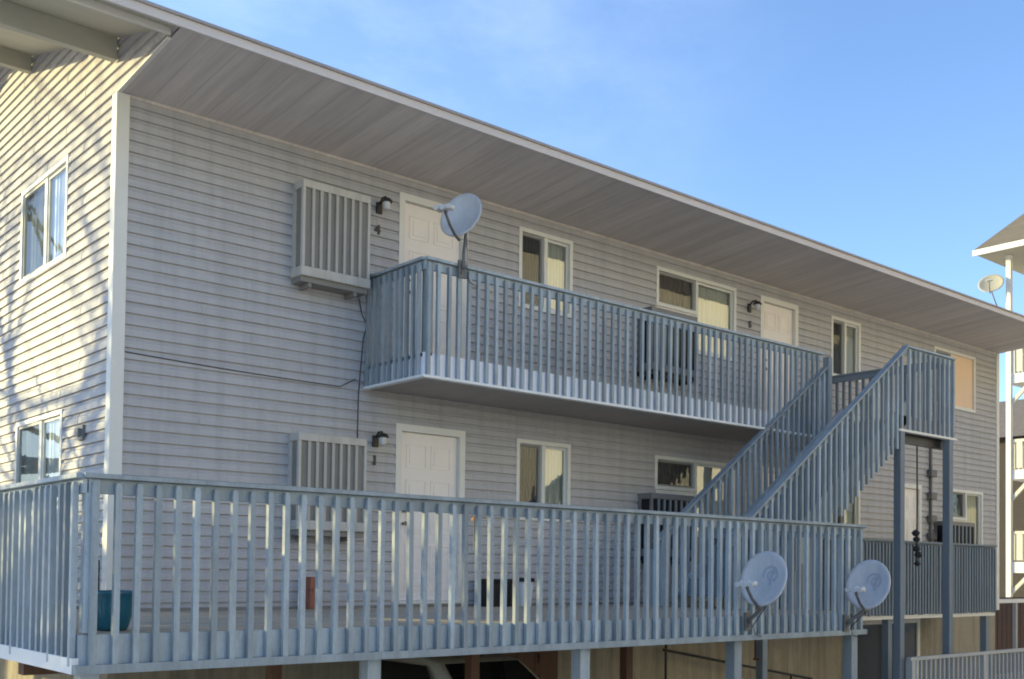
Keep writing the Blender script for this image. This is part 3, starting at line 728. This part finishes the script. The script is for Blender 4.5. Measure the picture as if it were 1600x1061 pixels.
for i in range(4): m.tube([(1.95+.02*math.cos(i*1.57), -3.5+.02*math.sin(i*1.57), .795), (1.955+.022*math.cos(i*1.57), -3.5+.022*math.sin(i*1.57), .60-.03*i)], .006, 6)
m.build('tubes', M_ACD, t)

# hanging chains beneath the landing
def chime(x, y, ztop, zbot, lb, blobs):
    t = thing('hanging_ornament', lb, 'hanging ornament', (x, y, ztop), 'ornament strings under the landing')
    m = MB(); m.tube([(x, y, ztop), (x+.012, y, (ztop+zbot)/2), (x, y, zbot)], .014, 6); m.build('chain', M_DARK, t)
    m = MB()
    for i, z in enumerate(blobs):
        r = .05+.03*random.random(); a = random.uniform(-.06, .06)
        m.lathe([(0, r*.9), (r*.7, r*.5), (r, 0), (r*.6, -r*.6), (0, -r*.8)], (x+a, y, z), 9)
    m.build('ornaments', M_DARK, t)
chime(12.31, -1.95, 2.545, .55, 'dark string of ornaments hanging under the landing, nearer the left post', (1.05, .95, .80, .70, .56))
t = thing('wall_conduit', 'dark conduit with junction boxes on the wall behind the right landing post', 'conduit', (16.3, 0, .9))
m = MB(); m.tube([(16.28, -.05, 3.3), (16.28, -.05, -.05)], .03, 8); m.build('pipe', M_DISHB, t)
for z in (1.15, 1.5, 1.95, 2.4): m = MB(); m.box(16.17, 16.39, -.13, -.03, z-.07, z+.07); m.build('junction_box', M_DISHB, t, bevel=.01)
def shrub(x, y, z0, lb, hgt=.95, n=150):
    t = thing('potted_shrub', lb, 'plant', (x, y, z0))
    m = MB(); m.lathe([(0, .003), (.12, .003), (.16, .24), (.15, .25), (0, .23)], (x, y, z0), 16); m.build('pot', M_DARK, t)
    s = MB(); l = MB(); rr = random.Random(5)
    for i in range(14):
        a = rr.uniform(0, 6.28); p0 = Vector((x, y, z0+.22)); p1 = p0+Vector((math.cos(a)*.12, math.sin(a)*.12, hgt*.45)); p2 = p1+Vector((math.cos(a)*rr.uniform(.05, .25), math.sin(a)*rr.uniform(.05, .25), hgt*rr.uniform(.15, .5)))
        s.tube([p0, p1, p2], [.008, .006, .003], 5)
        for k in range(n//14):
            q = p1.lerp(p2, rr.random())+Vector((rr.gauss(0, .05), rr.gauss(0, .05), rr.gauss(0, .05))); u = Vector((rr.gauss(0, 1), rr.gauss(0, 1), rr.gauss(0, 1))).normalized(); v = u.orthogonal().normalized()
            l.quad(q-u*.03, q+v*.014, q+u*.03, q-v*.014)
    s.build('stems', M_BARK, t); l.build('leaves', mat('dark_leaf', (.05, .06, .045), .7, .3), t, fix=False)
shrub(11.9, -.75, DZ, 'dark leafy potted plant on the walkway behind the left landing post')

# ---------------------------------------------------------------- under the deck
m = MB(); m.box(4.62, 5.9, -.36, -.30, GZ, -.42)
for xx in (4.9, 5.2, 5.5): m.box(xx-.012, xx+.012, -.368, -.36, GZ, -.42)
m.box(5.55, 5.6, -.385, -.36, -.85, -.72); m.box(5.55, 5.6, -.385, -.36, -1.1, -1.0)
tag(m.build('plank_door', M_BROWN), 'dark brown plank panel under the deck right of the parked car', 'door')
m = MB(); m.tube([(8.2, -.2, -.78), (8.3, -.2, -.80), (10.2, -.2, -1.12), (12.0, -.2, -1.42)], .022, 8); m.tube([(8.25, -.2, -.6), (8.25, -.2, GZ)], .02, 8); m.tube([(11.4, -.2, -1.3), (11.4, -.2, GZ)], .02, 8)
tag(m.build('handrail', M_DARK), 'thin dark sloping handrail on the beige foundation wall below the deck', 'handrail')
m = MB(); m.box(9.35, 9.47, -1.06, -.98, -.9, -.40); m.box(9.33, 9.49, -1.07, -.97, -.93, -.9)
tag(m.build('pipe_stub', mat('rust_red', (.28, .09, .04), .8, .2)), 'short rusty stub hanging under the deck above the foundation', 'pipe')

def car(cx, cy):
    t = thing('parked_car', 'pale beige car parked under the deck, only its roof and windscreen showing', 'car', (cx, cy, GZ))
    def ring(y, hw, zlo, zhi, tuck=.92, n=4):
        return [(-hw*tuck, zlo), (-hw, zlo+(zhi-zlo)*.35), (-hw, zlo+(zhi-zlo)*.65), (-hw*.95, zhi-.03), (-hw*.86, zhi), (hw*.86, zhi), (hw*.95, zhi-.03), (hw, zlo+(zhi-zlo)*.65), (hw, zlo+(zhi-zlo)*.35), (hw*tuck, zlo)], y
    def loft(m, st, mi=0):
        n0 = len(m.v); k = len(st[0][0])
        for pts, y in st:
            for a, z in pts: m.v.append((cx+a, cy+y, GZ+z))
        for i in range(len(st)-1):
            for j in range(k):
                m.f.append((n0+i*k+j, n0+i*k+(j+1) % k, n0+(i+1)*k+(j+1) % k, n0+(i+1)*k+j)); m.m.append(mi)
        m.f.append(tuple(n0+j for j in range(k))); m.m.append(mi); e = n0+(len(st)-1)*k; m.f.append(tuple(e+j for j in range(k))); m.m.append(mi)
    m = MB(); loft(m, [ring(-2.2, .62, .35, .62), ring(-2.1, .80, .24, .70), ring(-1.5, .87, .2, .82), ring(-.75, .89, .2, .92), ring(.9, .89, .2, .94), ring(1.6, .87, .2, .96), ring(2.05, .80, .25, .9), ring(2.15, .66, .35, .7)]); m.build('body', M_CARP, t, smooth=True)
    m = MB(); loft(m, [ring(-.80, .76, .88, .93, 1), ring(-.15, .64, .90, 1.40, 1.18), ring(.15, .63, .90, 1.445, 1.2), ring(.95, .62, .9, 1.43, 1.2), ring(1.55, .66, .9, 1.0, 1.1)]); m.build('cabin', M_CARP, t, smooth=True)
    g = MB()
    g.quad((cx-.66, cy-.765, GZ+.965), (cx+.66, cy-.765, GZ+.965), (cx+.53, cy-.19, GZ+1.385), (cx-.53, cy-.19, GZ+1.385)); g.build('windscreen', M_CARG, t, fix=False)
    for s in (-1, 1):
        g = MB(); g.quad((cx+s*.785, cy-.45, GZ+.97), (cx+s*.765, cy+1.1, GZ+.97), (cx+s*.655, cy+.9, GZ+1.36), (cx+s*.66, cy-.02, GZ+1.36)); g.build('side_window', M_CARG, t, fix=False)
        g = MB(); g.box(cx+s*.86-.07, cx+s*.86+.09, cy-.62, cy-.52, GZ+.93, GZ+1.05); g.build('mirror', M_CARP, t, bevel=.02)
        g = MB(); g.box(cx+s*.58-.13, cx+s*.58+.13, cy-2.14, cy-2.02, GZ+.55, GZ+.66); g.build('headlight', M_LNB, t, bevel=.02)
        for yy in (-1.35, 1.35):
            w = MB(); mt = Matrix.Rotation(R(90), 3, 'Y'); w.lathe([(.2, -.1), (.31, -.1), (.33, -.07), (.33, .07), (.31, .1), (.2, .1)], (cx+s*.82, cy+yy, GZ+.332), 24, mtx=mt)
            wo = w.build('wheel', M_TYRE, t)
            w = MB(); w.lathe([(0, .08), (.12, .085), (.2, .1), (.2, -.1), (0, -.1)], (cx+s*.82, cy+yy, GZ+.332), 16, mtx=mt); w.build('rim', M_RIMW, wo)
car(3.72, -1.25)

# ---------------------------------------------------------------- fence at lower right
t = thing('metal_fence', 'pale grey low fence in front of the foundation at the lower right', 'fence', (11.05, -2.55, GZ))
m = MB(); m.bar((11.0, -2.55, -.88), (19.5, -2.55, -.88), .07, .05); m.build('top_rail', M_GREYF, t)
for x in (11.06, 13.3, 15.6, 17.9): m = MB(); m.box(x-.05, x+.05, -2.6, -2.5, GZ, -.906); m.build('post', M_GREYF, t)
for x in frange(11.2, 19.4, .14):
    if min(abs(x-q) for q in (11.06, 13.3, 15.6, 17.9)) > .07:
        o = bpy.data.objects.new('picket', baluster_mesh(1.1, M_GREYF, .035)); COL.objects.link(o); o.location = (x, -2.55, GZ+.05); child(o, t)

# ---------------------------------------------------------------- neighbouring building at right
NB = thing('neighbour_building', 'sunlit cream three-storey building with white balcony posts at the right edge', 'apartment building', (27, -3, GZ))
NXF, NYC = 33.0, 6.20          # balcony front plane x, outer corner y
m = MB(); m.box(35.2, 48, -9, 5.9, GZ, 11.4); m.build('wall', M_CREAM2, NB)
m = MB(); ex, ey, ez, sl_ = 32.0, 6.9, 11.56, .56
m.quad((ex, -10, ez), (ex, ey, ez), (41, ey, ez+sl_*9), (41, -10, ez+sl_*9)); m.quad((50, -10, ez), (50, ey, ez), (41, ey, ez+sl_*9), (41, -10, ez+sl_*9))
m.build('roof', M_ROOF2, NB, fix=False)
m = MB(); m.poly([(ex+.3, ey-.25, ez-.02), (41, ey-.25, ez+sl_*9-.1), (49.7, ey-.25, ez-.02)]); m.build('gable', M_CREAM2, NB, fix=False)
m = MB(); m.box(ex-.04, ex, -10, ey, ez-.2, ez-.005); m.build('fascia', M_WHITE, NB)
m = MB(); m.box(ex, 50, -10, ey-.02, ez-.12, ez-.07); m.build('soffit', M_CREAM2, NB)
for i, (z0, z1) in enumerate(((.51, .88), (3.70, 4.02), (7.0, 7.32))):
    fl = MB(); fl.box(NXF, 35.2, -9, NYC, z0, z1); fo = fl.build('balcony_slab', M_WHITE, NB)
    q = MB(); q.box(NXF, NXF+.05, -9, NYC, z1+.95, z1+1.05); q.box(NXF+.05, 35.2, NYC-.06, NYC, z1+.95, z1+1.05)
    y = -8.9
    while y < NYC-.2: q.box(NXF+.01, NXF+.04, y, y+.20, z1+.06, z1+.95); y += .31
    x = NXF+.2
    while x < 35: q.box(x, x+.2, NYC-.05, NYC-.02, z1+.06, z1+.95); x += .31
    q.build('balustrade', M_BALC, fo)
    br = MB(); br.bar((NXF+.05, NYC-.8, z0-.01), (NXF+.05, NYC-.08, z0-.75), .09, .12, up=(0, .73, .68)); br.build('brace', M_BALC, fo)
    for ya, yb in ((1.2, 3.4), (-3.6, -1.6)): w = MB(); w.box(35.15, 35.2, ya, yb, z1+.05, z1+2.2); w.build('balcony_door', M_DWIN, NB)
for y in (NYC-.09, .8, -4.2):
    p = MB(); p.box(NXF-.08, NXF+.08, y-.08, y+.08, GZ, ez-.125); p.build('post', M_WHITE, NB)
p = MB(); p.box(34.9, 35.05, NYC-.15, NYC, GZ, ez-.125); p.build('post', M_WHITE, NB)
dish('cream satellite dish on the upper balcony of the neighbouring building', (32.6, 6.55, 10.45), (32.98, 6.25, 9.0), n=(-.75, -.25, .55), emblem=False, w=.80, h=.85, col=M_CREAM2)
DH = thing('distant_house', 'dark-roofed brown house far behind the neighbouring balconies', 'house', (55, 12, GZ))
m = MB(); m.box(50, 60, 8, 24, GZ, 7.4); m.build('wall', M_DUSK, DH)
m = MB(); m.poly([(49.4, 7.4, 7.3), (49.4, 24.6, 7.3), (55, 24.6, 10.0), (55, 7.4, 10.0)]); m.poly([(60.6, 7.4, 7.3), (60.6, 24.6, 7.3), (55, 24.6, 10.0), (55, 7.4, 10.0)]); m.build('roof', M_SHINGLE, DH, fix=False)
m = MB(); m.box(21.5, 24.5, 1.7, 1.8, GZ, -.15)
for i in range(12): m.box(21.55+.25*i, 21.57+.25*i, 1.69, 1.70, GZ, -.15)
tag(m.build('board_fence', M_REDW), 'dark reddish board fence between the two buildings at the right edge', 'fence')
t = thing('white_railing', 'white rail at the right edge in front of the neighbouring building', 'railing', (20, .6, GZ))
m = MB(); m.bar((20.0, .8, -.2), (26, .8, -.2), .08, .09); m.build('top_rail', M_WHITE, t)
for x in (20.3, 21.8, 23.3): m = MB(); m.box(x-.04, x+.04, .76, .84, GZ, -.246); m.build('post', M_GREYF, t)

# ---------------------------------------------------------------- building across the lot (mirrored in the windows, bounces sun)
OB = thing('facing_building', 'cream apartment building across the parking lot, mirrored in the window glass', 'apartment building', (10, -24, GZ))
m = MB(); m.box(5, 46, -30, -18, GZ, 12.3); m.build('wall', M_CREAM, OB)
m = MB(); m.poly([(4, -17, 12.3), (47, -17, 12.3), (47, -24, 15), (4, -24, 15)]); m.poly([(4, -31, 12.3), (47, -31, 12.3), (47, -24, 15), (4, -24, 15)]); m.quad((4, -17, 12.29), (47, -17, 12.29), (47, -31, 12.29), (4, -31, 12.29)); m.build('roof', M_SHINGLE, OB, fix=False)
for z in (-.8, 2.1, 5.0, 7.8):
    for x in range(7, 44, 5):
        w = MB(); w.box(x, x+1.5, -18.0, -17.95, z, z+1.4); w.build('window', M_DWIN, OB)

# ---------------------------------------------------------------- bare tree out to the left, its shadow falls on the gable
def bare_tree(x, y, hgt, seed, lb, dmax=5):
    rr = random.Random(seed); t = thing('bare_tree', lb, 'tree', (x, y, GZ), 'bare trees left of the building')
    tr = MB(); br = MB()
    def grow(p, d, L, r, depth):
        n = 5; pts = [p]; q = p; dd = d.copy()
        for i in range(n):
            dd = (dd+Vector((rr.gauss(0, .17), rr.gauss(0, .17), rr.gauss(.03, .14)))).normalized(); q = q+dd*(L/n); pts.append(q)
        rs = [r*(1-.45*i/n) for i in range(n+1)]
        (tr if depth == 0 else br).tube(pts, rs, 7 if depth < 2 else 4, cap=False)
        if depth >= dmax: return
        k = 3 if depth < 3 else 2
        for j in range(k+(1 if depth == 0 else 0)):
            i = rr.randint(2, n) if j else n
            a = rr.uniform(0, 6.28); side = dd.orthogonal().normalized(); side.rotate(Matrix.Rotation(a, 3, dd).to_quaternion())
            nd = (dd*.75+side*rr.uniform(.5, .95)+Vector((0, 0, .12))).normalized()
            grow(pts[i], nd, L*rr.uniform(.62, .82), rs[i]*.76, depth+1)
    grow(Vector((x, y, GZ)), Vector((.02, .03, 1)), hgt*.3, hgt*.021, 0)
    tr.build('trunk', M_BARK, t, smooth=True); br.build('branches', M_BARK, t, smooth=True)
bare_tree(-9.2, 14.6, 20, 3, 'tall leafless tree left of the building, its branches shading the gable wall', 6)
bare_tree(-7.0, 10.2, 17, 12, 'second leafless tree nearer the gable wall, shading its windows', 6)
bare_tree(-8.3, 12.4, 19, 5, 'tall leafless tree between its two leafless neighbours left of the building', 6)
bare_tree(-6.6, 5.6, 11, 21, 'small leafless tree close to the left end of the deck', 6)
def shade_bush(x, y, r, ztop, seed, lb):  # unseen shrubs, added to keep the low sun off the side railing
    rr = random.Random(seed); t = thing('shade_shrub', lb, 'shrub', (x, y, GZ), 'added evergreen shrubs shading the left of the deck')
    s_ = MB(); l = MB(); h = ztop-GZ
    for i in range(9):
        a = rr.uniform(0, 6.28); q = rr.uniform(.2, .8)*r
        s_.tube([(x, y, GZ), (x+math.cos(a)*q*.5, y+math.sin(a)*q*.5, GZ+h*.45), (x+math.cos(a)*q, y+math.sin(a)*q, GZ+h*rr.uniform(.7, .97))], [.03, .02, .006], 5)
    for i in range(230):
        u = rr.random()**.8; a = rr.uniform(0, 6.28); q = r*math.sqrt(rr.random())*(1-.2*u)
        c = Vector((x+math.cos(a)*q, y+math.sin(a)*q, GZ+h*u))
        for k in range(16):
            p = c+Vector((rr.gauss(0, .09), rr.gauss(0, .09), rr.gauss(0, .12))); d = Vector((rr.gauss(0, 1), rr.gauss(0, 1), rr.gauss(.6, 1))).normalized(); v = d.orthogonal().normalized()
            l.quad(p-d*.045, p+v*.018, p+d*.045, p-v*.018)
    s_.build('stems', M_BARK, t); l.build('foliage', mat('evergreen_leaf', (.045, .07, .035), .7, .35), t, fix=False)
shade_bush(-5.6, 2.3, .85, 2.5, 1, 'unseen rounded evergreen shrub added to shade the left deck railing, the nearest one')
shade_bush(-5.7, 3.9, .95, 3.0, 2, 'taller unseen evergreen shrub added to block sun, middle of the row left of the deck')
shade_bush(-5.6, 5.6, .95, 2.9, 4, 'unseen evergreen shrub added to block sun, rear of the row left of the deck')
